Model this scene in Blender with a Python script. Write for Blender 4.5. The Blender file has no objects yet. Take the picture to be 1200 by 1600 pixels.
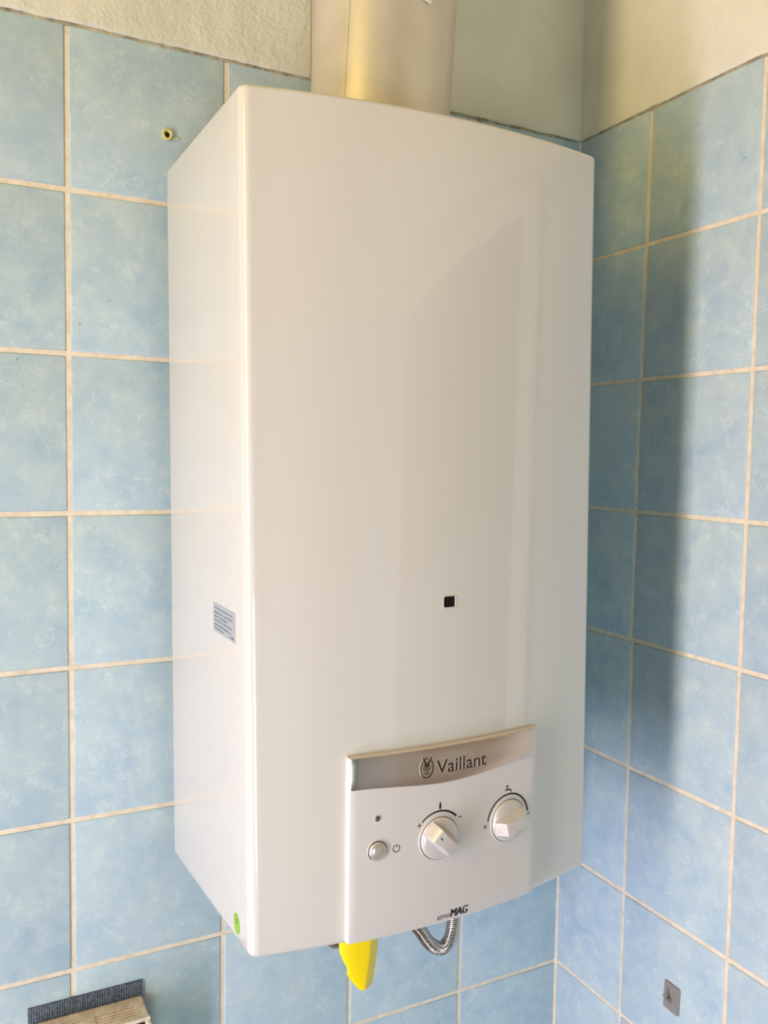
import bpy, bmesh, math, random
from mathutils import Vector, Matrix, noise
random.seed(7)
C = bpy.context.scene.collection
ZO = 1.95                      # floor at z = 0; measured heights are relative to a datum 1.95 m up
PI = math.pi

# ---------------------------------------------------------------- camera
cd = bpy.data.cameras.new('camera'); cam = bpy.data.objects.new('camera', cd); C.objects.link(cam)
cd.sensor_fit = 'HORIZONTAL'; cd.sensor_width = 36.0; cd.lens = 1340.97/1200*36.0
cd.shift_x = -3.5/1200; cd.shift_y = -2.71/1200; cd.clip_start = 0.01
right = Vector((0.88820329, -0.45915668, 0.01643322))
down = Vector((-0.01527352, -0.065255, -0.99775173))
fwd = Vector((0.45919672, 0.88595537, -0.06497264))
m = Matrix((right, -down, -fwd)).transposed().to_4x4()
m.translation = Vector((-0.70520837, -0.85639691, -0.30719855+ZO))
cam.matrix_world = m
bpy.context.scene.camera = cam

# ---------------------------------------------------------------- world, daylight, lamps, exposure
w = bpy.data.worlds.new('sky'); bpy.context.scene.world = w; w.use_nodes = True
wn = w.node_tree; bg = wn.nodes['Background']
bg.inputs[0].default_value = (0.62, 0.78, 1.0, 1); bg.inputs[1].default_value = 1.0
def area(name, loc, aim, sx, sy, power, col):
    l = bpy.data.lights.new(name, 'AREA'); l.shape = 'RECTANGLE'; l.size = sx; l.size_y = sy
    l.energy = power; l.color = col
    o = bpy.data.objects.new(name, l); C.objects.link(o)
    o.location = Vector(loc) + Vector((0, 0, ZO))
    o.rotation_euler = (Vector(aim)-Vector(loc)).to_track_quat('-Z', 'Y').to_euler()
    return o
WX, WY, WZ0, WZ1, WW = -1.7, -0.76, -1.80, 0.72, 0.22       # window in the left wall
ZB_ = -0.25                    # lower edge of the added blind: cool daylight below it, warm fill lamp before it
area('window_daylight', (WX-0.10, WY, (WZ0+ZB_)/2), (0, WY, (WZ0+ZB_)/2), WW, ZB_-WZ0, 45.0, (0.93, 0.83, 0.99))
area('warm_fill', (WX+0.012, WY, (WZ1+ZB_)/2), (0, WY, (WZ1+ZB_)/2), WW, WZ1-ZB_, 14.0, (1.0, 0.71, 0.17))  # added warm fill lamp, set on the room side of the blind
VX0, VX1, VZ0, VZ1, YF_ = -1.62, -0.95, -1.75, -0.75, -2.5       # opening made for the added cool fill behind the camera
area('rear_fill', ((VX0+VX1)/2, YF_-0.10, (VZ0+VZ1)/2), ((VX0+VX1)/2, 0, (VZ0+VZ1)/2), VX1-VX0, VZ1-VZ0, 25.0, (0.72, 1.0, 1.0))  # added cool fill that lifts the shaded parts
FILL_LAMP_POWER = 4.6
vs = bpy.context.scene.view_settings
bpy.context.scene.display_settings.display_device = 'sRGB'
vs.view_transform = 'Standard'; vs.look = 'None'; vs.gamma = 1.0; vs.use_curve_mapping = False
vs.exposure = -0.08

# ---------------------------------------------------------------- materials
def srgb(r, g, b):
    f = lambda c: (c/255/12.92) if c/255 <= 0.04045 else ((c/255+0.055)/1.055)**2.4
    return (f(r), f(g), f(b), 1)
def mat(name, col, rough=0.5, metal=0.0, coat=0.0, spec=0.5, emit=None, estr=0):
    mt = bpy.data.materials.new(name); mt.use_nodes = True
    b = mt.node_tree.nodes['Principled BSDF']
    b.inputs['Base Color'].default_value = col; b.inputs['Roughness'].default_value = rough
    b.inputs['Metallic'].default_value = metal; b.inputs['Coat Weight'].default_value = coat
    b.inputs['Coat Roughness'].default_value = 0.05; b.inputs['Specular IOR Level'].default_value = spec
    if emit: b.inputs['Emission Color'].default_value = emit; b.inputs['Emission Strength'].default_value = estr
    return mt
def N(mt, t, **kw):
    n = mt.node_tree.nodes.new(t)
    for k, v in kw.items(): setattr(n, k, v)
    return n
def L(mt, a, b): mt.node_tree.links.new(a, b)
def B(mt): return mt.node_tree.nodes['Principled BSDF']
def ramp(mt, src, stops):
    r = N(mt, 'ShaderNodeValToRGB'); e = r.color_ramp.elements
    while len(e) < len(stops): e.new(0.5)
    for i, (p, c) in enumerate(stops): e[i].position = p; e[i].color = c
    L(mt, src, r.inputs[0]); return r.outputs[0]
def nz(mt, vec, scale, detail=3, rough=0.5, dist=0.0):
    n = N(mt, 'ShaderNodeTexNoise'); n.inputs['Scale'].default_value = scale; n.inputs['Detail'].default_value = detail
    n.inputs['Roughness'].default_value = rough; n.inputs['Distortion'].default_value = dist
    L(mt, vec, n.inputs['Vector']); return n.outputs['Fac']
def bump(mt, h, strength, dist=0.001):
    b = N(mt, 'ShaderNodeBump'); b.inputs['Strength'].default_value = strength; b.inputs['Distance'].default_value = dist
    L(mt, h, b.inputs['Height']); L(mt, b.outputs[0], B(mt).inputs['Normal']); return b
def mixc(mt, fac, a, b, blend='MIX'):
    n = N(mt, 'ShaderNodeMix', data_type='RGBA', blend_type=blend)
    if isinstance(fac, float): n.inputs[0].default_value = fac
    else: L(mt, fac, n.inputs[0])
    for s, v in ((6, a), (7, b)):
        if isinstance(v, tuple): n.inputs[s].default_value = v
        else: L(mt, v, n.inputs[s])
    return n.outputs[2]
def math_(mt, op, a, b=None, clamp=False):
    n = N(mt, 'ShaderNodeMath', operation=op); n.use_clamp = clamp
    for i, v in enumerate((a, b)):
        if v is None: continue
        if isinstance(v, (int, float)): n.inputs[i].default_value = v
        else: L(mt, v, n.inputs[i])
    return n.outputs[0]

def tile_material():
    mt = mat('blue_glazed_tile', srgb(165, 195, 212), 0.42, spec=0.42)
    tc = N(mt, 'ShaderNodeTexCoord'); oi = N(mt, 'ShaderNodeObjectInfo')
    rnd = N(mt, 'ShaderNodeVectorMath', operation='SCALE'); rnd.inputs[0].default_value = (13.1, 7.7, 21.3)
    L(mt, oi.outputs['Random'], rnd.inputs['Scale'])
    add = N(mt, 'ShaderNodeVectorMath', operation='ADD'); L(mt, tc.outputs['Object'], add.inputs[0]); L(mt, rnd.outputs[0], add.inputs[1])
    v = add.outputs[0]
    cloud = nz(mt, v, 22, 6, 0.68, 0.5)
    fine = nz(mt, v, 150, 4, 0.65, 0.4)
    base = ramp(mt, cloud, [(0.30, srgb(156, 181, 199)), (0.50, srgb(170, 191, 204)), (0.72, srgb(181, 199, 203))])
    # short feathery lighter flecks: two layers of thin warped ridges, broken up by a coarser mask
    def wisps(scale, sc3, lo, hi, off):
        mp = N(mt, 'ShaderNodeMapping'); mp.inputs['Scale'].default_value = sc3; mp.inputs['Location'].default_value = off
        L(mt, v, mp.inputs[0])
        n1 = nz(mt, mp.outputs[0], scale, 5, 0.62, 1.6)
        a_ = math_(mt, 'ABSOLUTE', math_(mt, 'SUBTRACT', n1, 0.5))
        return ramp(mt, a_, [(lo, (1, 1, 1, 1)), (hi, (0, 0, 0, 1))])
    w1 = wisps(46, (1, 1, 1.25), 0.0, 0.030, (0, 0, 0)); w2 = wisps(62, (1.3, 1.3, .9), 0.0, 0.022, (3, 5, 1))
    m1 = ramp(mt, nz(mt, v, 52, 4, 0.6, 0.3), [(0.47, (0, 0, 0, 1)), (0.66, (1, 1, 1, 1))])
    m2 = ramp(mt, nz(mt, v, 30, 5, 0.65, 0.3), [(0.42, (0, 0, 0, 1)), (0.70, (1, 1, 1, 1))])
    vm = mixc(mt, 1.0, mixc(mt, 1.0, w1, w2, 'LIGHTEN'), m1, 'MULTIPLY')
    col = mixc(mt, math_(mt, 'MULTIPLY', m2, 0.34), base, srgb(204, 218, 213))
    col = mixc(mt, math_(mt, 'MULTIPLY', vm, 0.48), col, srgb(226, 234, 224))
    col = mixc(mt, math_(mt, 'MULTIPLY', fine, 0.10), col, srgb(120, 150, 165))
    speck = ramp(mt, nz(mt, v, 210, 1, 0.4), [(0.80, (0, 0, 0, 1)), (0.83, (1, 1, 1, 1))])
    col = mixc(mt, math_(mt, 'MULTIPLY', speck, 0.55), col, srgb(85, 95, 100))
    L(mt, col, B(mt).inputs['Base Color'])
    bump(mt, nz(mt, v, 60, 3), 0.10, 0.0006)
    return mt
M = {}
M['tile'] = tile_material()
def grout_material():
    mt = mat('beige_grout', srgb(220, 206, 184), 0.9, spec=0.2)
    tc = N(mt, 'ShaderNodeTexCoord'); v = tc.outputs['Object']
    base = ramp(mt, nz(mt, v, 60, 5, 0.7), [(0.3, srgb(204, 190, 168)), (0.55, srgb(222, 210, 190)), (0.8, srgb(230, 220, 204))])
    sp = ramp(mt, nz(mt, v, 420, 2, 0.6), [(0.68, (0, 0, 0, 1)), (0.75, (1, 1, 1, 1))])
    L(mt, mixc(mt, math_(mt, 'MULTIPLY', sp, 0.5), base, srgb(135, 115, 92)), B(mt).inputs['Base Color'])
    bump(mt, nz(mt, v, 500, 3), 0.35, 0.0006); return mt
M['grout'] = grout_material()
def plaster_material(name, strength, col):
    mt = mat(name, col, 0.85, spec=0.25)
    tc = N(mt, 'ShaderNodeTexCoord'); v = tc.outputs['Object']
    r, g, b_ = col[:3]
    c2 = (r*0.86, g*0.86, b_*0.83, 1)
    L(mt, ramp(mt, nz(mt, v, 9, 5, 0.6), [(0.3, c2), (0.65, col)]), B(mt).inputs['Base Color'])
    h = math_(mt, 'ADD', math_(mt, 'MULTIPLY', nz(mt, v, 55, 4, 0.6, 0.4), 1.0), math_(mt, 'MULTIPLY', nz(mt, v, 240, 3, 0.6), 0.45))
    bump(mt, h, strength, 0.004); return mt
M['plaster'] = plaster_material('rough_cream_plaster', 0.55, srgb(218, 216, 202))
M['plaster_smooth'] = plaster_material('cream_plaster', 0.25, srgb(226, 223, 208))
M['edge_band'] = mat('grey_edge_band', srgb(120, 118, 105), 0.95, spec=0.1)
tc = N(M['edge_band'], 'ShaderNodeTexCoord')
L(M['edge_band'], ramp(M['edge_band'], nz(M['edge_band'], tc.outputs['Object'], 70, 5, 0.7), [(0.35, srgb(128, 122, 102)), (0.50, srgb(168, 160, 136)), (0.68, srgb(196, 188, 162))]), B(M['edge_band']).inputs['Base Color'])
bump(M['edge_band'], nz(M['edge_band'], tc.outputs['Object'], 300, 4), 0.6, 0.002)
def enamel():
    mt = mat('white_enamel', srgb(207, 204, 199), 0.34, coat=1.0, spec=0.5)
    B(mt).inputs['Coat Roughness'].default_value = 0.035
    tc = N(mt, 'ShaderNodeTexCoord'); bump(mt, nz(mt, tc.outputs['Object'], 420, 2), 0.02, 0.0004); return mt
M['enamel'] = enamel()   # warm white
M['panel'] = mat('silver_white_plastic', srgb(213, 208, 206), 0.38, metal=0.12, coat=0.1)
def strip_mat():
    mt = mat('brushed_silver', srgb(204, 194, 184), 0.27, metal=0.92)
    tc = N(mt, 'ShaderNodeTexCoord'); mp = N(mt, 'ShaderNodeMapping'); mp.inputs['Scale'].default_value = (4, 4, 900)
    L(mt, tc.outputs['Object'], mp.inputs[0]); bump(mt, nz(mt, mp.outputs[0], 3, 3), 0.06, 0.0004); return mt
M['strip'] = strip_mat()
M['knob'] = mat('pale_silver_plastic', srgb(208, 203, 200), 0.30, metal=0.22, coat=0.35)
M['button'] = mat('satin_silver_button', srgb(205, 198, 193), 0.26, metal=0.55, coat=0.2)
M['ink'] = mat('black_print', srgb(28, 22, 20), 0.5)
M['engrave'] = mat('dark_brown_lettering', srgb(62, 40, 28), 0.45, metal=0.3)
M['glint'] = mat('painted_glint', srgb(238, 230, 222), 0.25, metal=0.3)  # pale tone that paints the highlight beside letters and emblem
M['dark'] = mat('dark_gap', srgb(24, 22, 22), 0.6)
M['glassblack'] = mat('black_sight_glass', srgb(9, 9, 11), 0.35, coat=0.0, spec=0.3)
M['lamp_lens'] = mat('smoked_lamp_lens', srgb(74, 70, 68), 0.12, coat=0.7)
M['label'] = mat('grey_label_film', srgb(158, 165, 172), 0.45)
M['label_ink'] = mat('grey_label_print', srgb(84, 90, 96), 0.6)
M['green'] = mat('green_sticker', srgb(142, 190, 62), 0.5)
M['green_ink'] = mat('dark_green_print', srgb(62, 110, 20), 0.6)
def flue_mat():
    mt = mat('dull_aluminium', srgb(226, 216, 192), 0.45, metal=0.42)
    tc = N(mt, 'ShaderNodeTexCoord'); v = tc.outputs['Object']
    L(mt, ramp(mt, nz(mt, v, 11, 5, 0.65, 0.4), [(0.3, srgb(196, 190, 178)), (0.55, srgb(208, 202, 190)), (0.8, srgb(216, 211, 198))]), B(mt).inputs['Base Color'])
    L(mt, ramp(mt, nz(mt, v, 22, 5, 0.6), [(0.3, (0.40,)*3+(1,)), (0.7, (0.48,)*3+(1,))]), B(mt).inputs['Roughness'])
    bump(mt, nz(mt, v, 30, 3, 0.5, 0.6), 0.03, 0.0015); return mt
M['flue'] = flue_mat()
M['brass'] = mat('tarnished_brass', srgb(150, 138, 112), 0.35, metal=0.9)
M['copper'] = mat('old_copper', srgb(150, 96, 66), 0.4, metal=0.9)
M['yellow'] = mat('yellow_plastic', srgb(255, 214, 0), 0.38, coat=0.2)
tc = N(M['yellow'], 'ShaderNodeTexCoord')
L(M['yellow'], ramp(M['yellow'], nz(M['yellow'], tc.outputs['Object'], 160, 4, 0.7), [(0.26, srgb(235, 175, 0)), (0.36, srgb(255, 218, 0)), (0.8, srgb(255, 224, 0))]), B(M['yellow']).inputs['Base Color'])
def braid():
    mt = mat('braided_steel', srgb(240, 235, 228), 0.13, metal=1.0)
    uv = N(mt, 'ShaderNodeUVMap')
    hs = []
    for s in (1, -1):
        sp = N(mt, 'ShaderNodeSeparateXYZ'); L(mt, uv.outputs[0], sp.inputs[0])
        a = math_(mt, 'ADD', math_(mt, 'MULTIPLY', sp.outputs[0], 2*PI*150), math_(mt, 'MULTIPLY', sp.outputs[1], 2*PI*6*s))
        hs.append(math_(mt, 'SINE', a))
    h = math_(mt, 'MAXIMUM', hs[0], hs[1])
    bump(mt, h, 0.25, 0.0005)
    L(mt, ramp(mt, h, [(0.25, srgb(96, 84, 76)), (0.70, srgb(240, 234, 226))]), B(mt).inputs['Base Color']); return mt  # darker between the strands: shade of the weave put into the base colour
M['braid'] = braid()
M['steel'] = mat('chromed_nut', srgb(190, 185, 180), 0.22, metal=1.0)
def beige():
    mt = mat('dusty_beige_plastic', srgb(200, 180, 150), 0.75, spec=0.3)
    tc = N(mt, 'ShaderNodeTexCoord'); v = tc.outputs['Object']
    L(mt, ramp(mt, nz(mt, v, 120, 5, 0.7), [(0.35, srgb(196, 182, 160)), (0.55, srgb(220, 207, 186)), (0.75, srgb(236, 226, 208))]), B(mt).inputs['Base Color'])
    bump(mt, nz(mt, v, 520, 3), 0.5, 0.001); return mt
M['beige'] = beige()
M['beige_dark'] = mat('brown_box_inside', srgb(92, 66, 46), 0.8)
def pad():
    mt = mat('dark_ribbed_pad', srgb(72, 82, 98), 0.85, spec=0.2)
    tc = N(mt, 'ShaderNodeTexCoord'); v = tc.outputs['Object']
    L(mt, ramp(mt, nz(mt, v, 380, 3, 0.6), [(0.35, srgb(66, 76, 90)), (0.7, srgb(112, 121, 132))]), B(mt).inputs['Base Color']); return mt
M['pad'] = pad()
M['plug'] = mat('yellowed_plastic_plug', srgb(205, 190, 128), 0.5)
M['hook'] = mat('grey_plastic_hook', srgb(132, 128, 126), 0.42, coat=0.15)
M['white_gloss'] = mat('white_gloss_paint', srgb(228, 224, 214), 0.3)
M['door'] = mat('brown_door_paint', srgb(120, 98, 76), 0.35)
M['paint'] = plaster_material('brown_wall_paint', 0.1, srgb(92, 78, 64))
M['ceiling'] = mat('ceiling_paint', srgb(190, 176, 148), 0.9, spec=0.2)
M['floor'] = mat('grey_floor_tile', srgb(66, 62, 58), 0.45)
M['lamp'] = mat('fill_lamp_diffuser', srgb(255, 240, 215), 0.5, emit=(1.0, 0.72, 0.42, 1), estr=FILL_LAMP_POWER)
gm = bpy.data.materials.new('window_glass'); gm.use_nodes = True; nt = gm.node_tree; nt.nodes.clear()
o_ = nt.nodes.new('ShaderNodeOutputMaterial'); mx = nt.nodes.new('ShaderNodeMixShader'); tr = nt.nodes.new('ShaderNodeBsdfTransparent'); gl = nt.nodes.new('ShaderNodeBsdfGlossy')
gl.inputs['Roughness'].default_value = 0.02; mx.inputs[0].default_value = 0.06
nt.links.new(tr.outputs[0], mx.inputs[1]); nt.links.new(gl.outputs[0], mx.inputs[2]); nt.links.new(mx.outputs[0], o_.inputs[0])
M['glass'] = gm

# ---------------------------------------------------------------- mesh helpers (all coordinates: datum space, ZO added on build)
class MB:
    def __init__(s): s.v = []; s.f = []; s.uv = None
    def add(s, vs, fs):
        k = len(s.v); s.v += [Vector(a) for a in vs]; s.f += [tuple(i+k for i in f) for f in fs]; return k
    def box(s, a, b):
        x0, y0, z0 = [min(a[i], b[i]) for i in range(3)]; x1, y1, z1 = [max(a[i], b[i]) for i in range(3)]
        s.add([(x0,y0,z0),(x1,y0,z0),(x1,y1,z0),(x0,y1,z0),(x0,y0,z1),(x1,y0,z1),(x1,y1,z1),(x0,y1,z1)],
              [(3,2,1,0),(4,5,6,7),(0,1,5,4),(1,2,6,5),(2,3,7,6),(3,0,4,7)]); return s
    def rings(s, rings, close=True, cap0=True, cap1=True):
        n = len(rings[0]); k = len(s.v)
        for r in rings: s.v += [Vector(a) for a in r]
        for i in range(len(rings)-1):
            for j in range(n if close else n-1):
                a = k+i*n+j; b = k+i*n+(j+1) % n
                s.f.append((a, b, b+n, a+n))
        if cap0: s.f.append(tuple(k+j for j in reversed(range(n))))
        if cap1: s.f.append(tuple(k+(len(rings)-1)*n+j for j in range(n)))
        return s
    def lathe(s, prof, mtx, n=32, cap0=True, cap1=True):   # prof: (r, h) along local z
        R = [[mtx @ Vector((r*math.cos(2*PI*j/n), r*math.sin(2*PI*j/n), h)) for j in range(n)] for r, h in prof]
        return s.rings(R, True, cap0, cap1)
def obj(name, mb, mt, parent=None, origin=None, bevel=0, smooth=None, seg=2):
    me = bpy.data.meshes.new(name)
    pl = parent['_o'] if parent is not None else None
    og = Vector(origin) if origin is not None else (Vector(pl) if pl is not None else Vector((0, 0, 0)))
    me.from_pydata([tuple(v-og) for v in mb.v], [], mb.f)
    bm = bmesh.new(); bm.from_mesh(me)
    bmesh.ops.recalc_face_normals(bm, faces=bm.faces)
    bm.to_mesh(me); bm.free()
    o = bpy.data.objects.new(name, me); C.objects.link(o)
    if mb.uv:
        ul = me.uv_layers.new(name='UVMap')
        for lp in me.loops: ul.data[lp.index].uv = mb.uv[lp.vertex_index]
    if mt: me.materials.append(mt)
    if parent is not None:
        o.parent = parent; o.location = og - Vector(pl)
    else: o.location = og + Vector((0, 0, ZO))
    o['_o'] = tuple(og)
    if bevel:
        b = o.modifiers.new('bevel', 'BEVEL'); b.width = bevel; b.segments = seg; b.limit_method = 'ANGLE'; b.angle_limit = 0.6
        b.harden_normals = False
    if smooth is not None:
        for p in me.polygons: p.use_smooth = True
        me.set_sharp_from_angle(angle=smooth)
    return o
def thing(name, label, cat, origin, group=None):
    o = bpy.data.objects.new(name, None); C.objects.link(o); o.empty_display_size = 0.05
    o.location = Vector(origin)+Vector((0, 0, ZO)); o['_o'] = tuple(origin); o['label'] = label; o['category'] = cat
    if group: o['group'] = group
    return o
def struct(o): o['kind'] = 'structure'; return o

# ---------------------------------------------------------------- the room shell
XL, YF, ZF, ZC = -1.7, -2.5, -1.95, 0.95
TT = 0.0805                    # top of the tiling
struct(obj('floor', MB().box((XL-.12, YF-.12, ZF-.1), (.12, .12, ZF)), M['floor']))
struct(obj('ceiling', MB().box((XL-.12, YF-.12, ZC), (.12, .12, ZC+.1)), M['ceiling']))
wb = struct(obj('wall_back', MB().box((XL-.12, .0012, ZF), (.0012, .12, ZC)), M['grout']))
wr = struct(obj('wall_right', MB().box((.0012, YF-.12, ZF), (.12, .12, ZC)), M['grout']))
wv_ = MB()
wv_.box((XL-.12, YF-.12, ZF), (VX0-.05, YF, ZC)); wv_.box((VX1+.05, YF-.12, ZF), (0, YF, ZC))
wv_.box((VX0-.05, YF-.12, ZF), (VX1+.05, YF, VZ0-.05)); wv_.box((VX0-.05, YF-.12, VZ1+.05), (VX1+.05, YF, ZC))
struct(obj('wall_front', wv_, M['paint']))
wq = MB()
wq.box((VX0-.05, YF-.07, VZ0-.05), (VX0, YF-.01, VZ1+.05)); wq.box((VX1, YF-.07, VZ0-.05), (VX1+.05, YF-.01, VZ1+.05))
wq.box((VX0, YF-.07, VZ0-.05), (VX1, YF-.01, VZ0)); wq.box((VX0, YF-.07, VZ1), (VX1, YF-.01, VZ1+.05))
fill_win = struct(obj('fill_window', wq, M['white_gloss'], origin=((VX0+VX1)/2, YF-.04, VZ0-.05)))  # unseen frame, added to house the rear fill light
obj('pane', MB().box((VX0, YF-.042, VZ0), (VX1, YF-.038, VZ1)), M['glass'], fill_win)
wl = MB()
wl.box((XL-.12, YF, ZF), (XL, WY-WW/2-.05, ZC)); wl.box((XL-.12, WY+WW/2+.05, ZF), (XL, .0, ZC))
wl.box((XL-.12, WY-WW/2-.05, ZF), (XL, WY+WW/2+.05, WZ0-.05)); wl.box((XL-.12, WY-WW/2-.05, WZ1+.05), (XL, WY+WW/2+.05, ZC))
struct(obj('wall_left', wl, M['paint']))
wf = MB(); a, b = WY-WW/2, WY+WW/2
wf.box((XL-.07, a-.05, WZ0-.05), (XL-.01, a, WZ1+.05)); wf.box((XL-.07, b, WZ0-.05), (XL-.01, b+.05, WZ1+.05))
wf.box((XL-.07, a, WZ0-.05), (XL-.01, b, WZ0)); wf.box((XL-.07, a, WZ1), (XL-.01, b, WZ1+.05))
win = struct(obj('window_1', wf, M['white_gloss'], origin=(XL-.04, WY, WZ0-.05)))
obj('pane', MB().box((XL-.042, a, WZ0), (XL-.038, b, WZ1)), M['glass'], win)
rb = MB(); nb_ = 24
rg = [[(XL+.004+.0012*math.sin(k*.9), y, z) for y, z in ((a-.02, 0), (b+.02, 0))] for k in range(2)]
rb.box((XL+.004, a-.03, ZB_), (XL+.006, b+.03, WZ1+.05)); rb.box((XL+.001, a-.03, ZB_-.012), (XL+.009, b+.03, ZB_)); rb.box((XL+.001, a-.04, WZ1+.05), (XL+.05, b+.04, WZ1+.10))
obj('added_blind', rb, M['white_gloss'], win)  # unseen blind, added as a setting for the warm fill lamp
obj('window_sill', MB().box((XL-.01, a-.07, WZ0-.08), (XL+.12, b+.07, WZ0-.05)), M['white_gloss'], win, bevel=.004)

# joints: rows (shared) and columns, each laid slightly off true
P_ = 0.1498; Z0 = -0.0678
dz = {0: -.0001, 1: -.0004, 2: -.0006, 3: .0008, 4: .0006, 5: -.0001, 6: .0007}
rows = [TT+.0015] + [Z0-k*P_+dz.get(k, 0) for k in range(13)]
GJ = 0.0024                    # half a joint
def tile_mesh(name, wd, ht):
    # face in the local xz plane looking to -y, softened rim
    mb = MB(); t = .0055; r = .0011
    def rect(i, y): return [(-wd/2+i, y, -ht/2+i), (wd/2-i, y, -ht/2+i), (wd/2-i, y, ht/2-i), (-wd/2+i, y, ht/2-i)]
    mb.rings([rect(0, .0055), rect(0, r*.9), rect(r*.35, r*.3), rect(r*1.2, 0)], True, True, True)
    me = bpy.data.meshes.new(name); me.from_pydata([tuple(v) for v in mb.v], [], mb.f)
    bm = bmesh.new(); bm.from_mesh(me); bmesh.ops.recalc_face_normals(bm, faces=bm.faces); bm.to_mesh(me); bm.free()
    me.materials.append(M['tile'])
    for p in me.polygons: p.use_smooth = True
    me.set_sharp_from_angle(angle=0.9)
    return me
cache = {}
def put_tile(parent, back, u0, u1, z1, z0):
    wd, ht = u1-u0-2*GJ, z1-z0-2*GJ
    key = (round(wd, 4), round(ht, 4))
    if key not in cache: cache[key] = tile_mesh('tile', wd, ht)
    o = bpy.data.objects.new('tile', cache[key]); C.objects.link(o); o.parent = parent
    uc, zc = (u0+u1)/2, (z0+z1)/2
    jit = random.uniform(-.0002, .0002)
    if back:
        o.location = (uc, jit, zc); o.rotation_euler = (random.gauss(0, .0012), random.gauss(0, .0014), random.gauss(0, .0012))
    else:
        o.location = (jit, -uc, zc); o.rotation_euler = (random.gauss(0, .0012), random.gauss(0, .0014), -PI/2+random.gauss(0, .0012))
bx = [0.0015, -.1492, -.2990, -.4482, -.5983]
while bx[-1] > XL+P_: bx.append(bx[-1]-P_)
bx.append(XL)
for r_ in range(13):
    for c in range(len(bx)-1):
        if bx[c]-bx[c+1] > .03 and not (r_ == 0 and bx[c] < XL): put_tile(wb, True, bx[c+1], bx[c], rows[r_], rows[r_+1])
rowoff = {0: -.0010, 1: 0, 2: .0016, 3: .0016, 4: -.0004}
DT = .045
DY0, DY1 = -0.455, -1.33       # door opening (outer edges of its frame) in the right wall
ry = [-.0015, .1186, .2683]
while ry[-1] < 2.5-P_: ry.append(ry[-1]+P_)
ry.append(2.5)
for r_ in range(13):
    for c in range(len(ry)-1):
        u0, u1 = ry[c], ry[c+1]
        if c <= 1:
            j = -rowoff.get(r_, 0)*.6
            if c == 0: u1 += j
            else: u0 += j
        if u0 >= -DY0-.02 and u1 <= -DY1+.16 and rows[r_] < TT+.01:
            if u0 < -DY1: continue
        if -DY0 < u1 and u0 < -DY0: u1 = -DY0+.001
        if u1-u0 > .02: put_tile(wr, False, u0, u1, rows[r_], rows[r_+1])

# plaster above the tiling, a little proud of it, with an uneven lower edge
def plaster(axis, u0, u1, mt, name, parent, thick, n):
    mb = MB(); prof = []
    zs = [TT+.0022, TT+.0004, TT+.0014, TT+.0045, TT+.012, TT+.03, TT+.08, ZC]
    ds = [-.0010, thick*.55, thick*.85, thick, thick*1.02, thick, thick, thick]
    rings = []
    for i in range(n+1):
        u = u0+(u1-u0)*i/n
        e = .0011*noise.noise(Vector((u*38, 3.1, 0)))+.0006*noise.noise(Vector((u*140, 9.1, 0)))
        ring = []
        for z, d in zip(zs, ds):
            k = max(0, 1-(z-TT)/.03)
            dd = d+.0006*noise.noise(Vector((u*60, z*60, 5)))*(1 if z < ZC else 0)
            zz = z+e*k
            ring.append((u, -dd, zz) if axis == 'x' else (-dd, -u, zz))
        ring.append((u, .0012, ZC) if axis == 'x' else (.0012, -u, ZC))
        ring.append((u, .0012, TT+.0025) if axis == 'x' else (.0012, -u, TT+.0025))
        rings.append(ring)
    mb.rings(rings, True, True, True)
    return obj(name, mb, mt, parent, smooth=0.7)
plaster('x', -.36, -.001, M['plaster_smooth'], 'plaster', wb, .0026, 160)
plaster('x', XL, -.3601, M['plaster'], 'plaster', wb, .0034, 500)
plaster('y', .0005, 2.5, M['plaster_smooth'], 'plaster', wr, .0026, 500)
# narrow grey-brown band under the plaster
def edge_strip(axis, u0, u1, parent, n, hgt):
    rings = []
    for i in range(n+1):
        u = u0+(u1-u0)*i/n
        h = hgt*(.8+.4*noise.noise(Vector((u*45, 1, 0)))); d = .0006+.0003*noise.noise(Vector((u*200, 2, 0)))
        q = [(-.0, TT+.004), (-d*.6, TT+.003), (-d, TT-h*.5), (-d*.5, TT-h), (.001, TT-h)]
        rings.append([(u, y, z) if axis == 'x' else (y, -u, z) for y, z in q])
    mb = MB(); mb.rings(rings, True, True, True)
    return obj('edge_line', mb, M['edge_band'], parent, smooth=0.9)
edge_strip('x', XL, -.001, wb, 600, .0024); edge_strip('y', .001, 2.5, wr, 600, .0026)
# grout bead in the room corner
mb = MB(); rr = []
for i in range(60):
    z = TT-i*(TT-ZF)/59; q = .0022+.0004*noise.noise(Vector((z*30, 0, 0)))
    rr.append([(-q, .001, z), (-q*.9, -.0004, z), (-.0004, -q*.9, z), (.001, -q, z), (.001, .001, z)])
mb.rings(rr, True, True, True); obj('corner_joint', mb, M['grout'], wr, smooth=1.0)

u_ = -DY0
while u_ < -DY1-.01:               # cut tiles over the door
    put_tile(wr, False, u_, min(u_+P_, -DY1), rows[0], DT); u_ += P_
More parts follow.
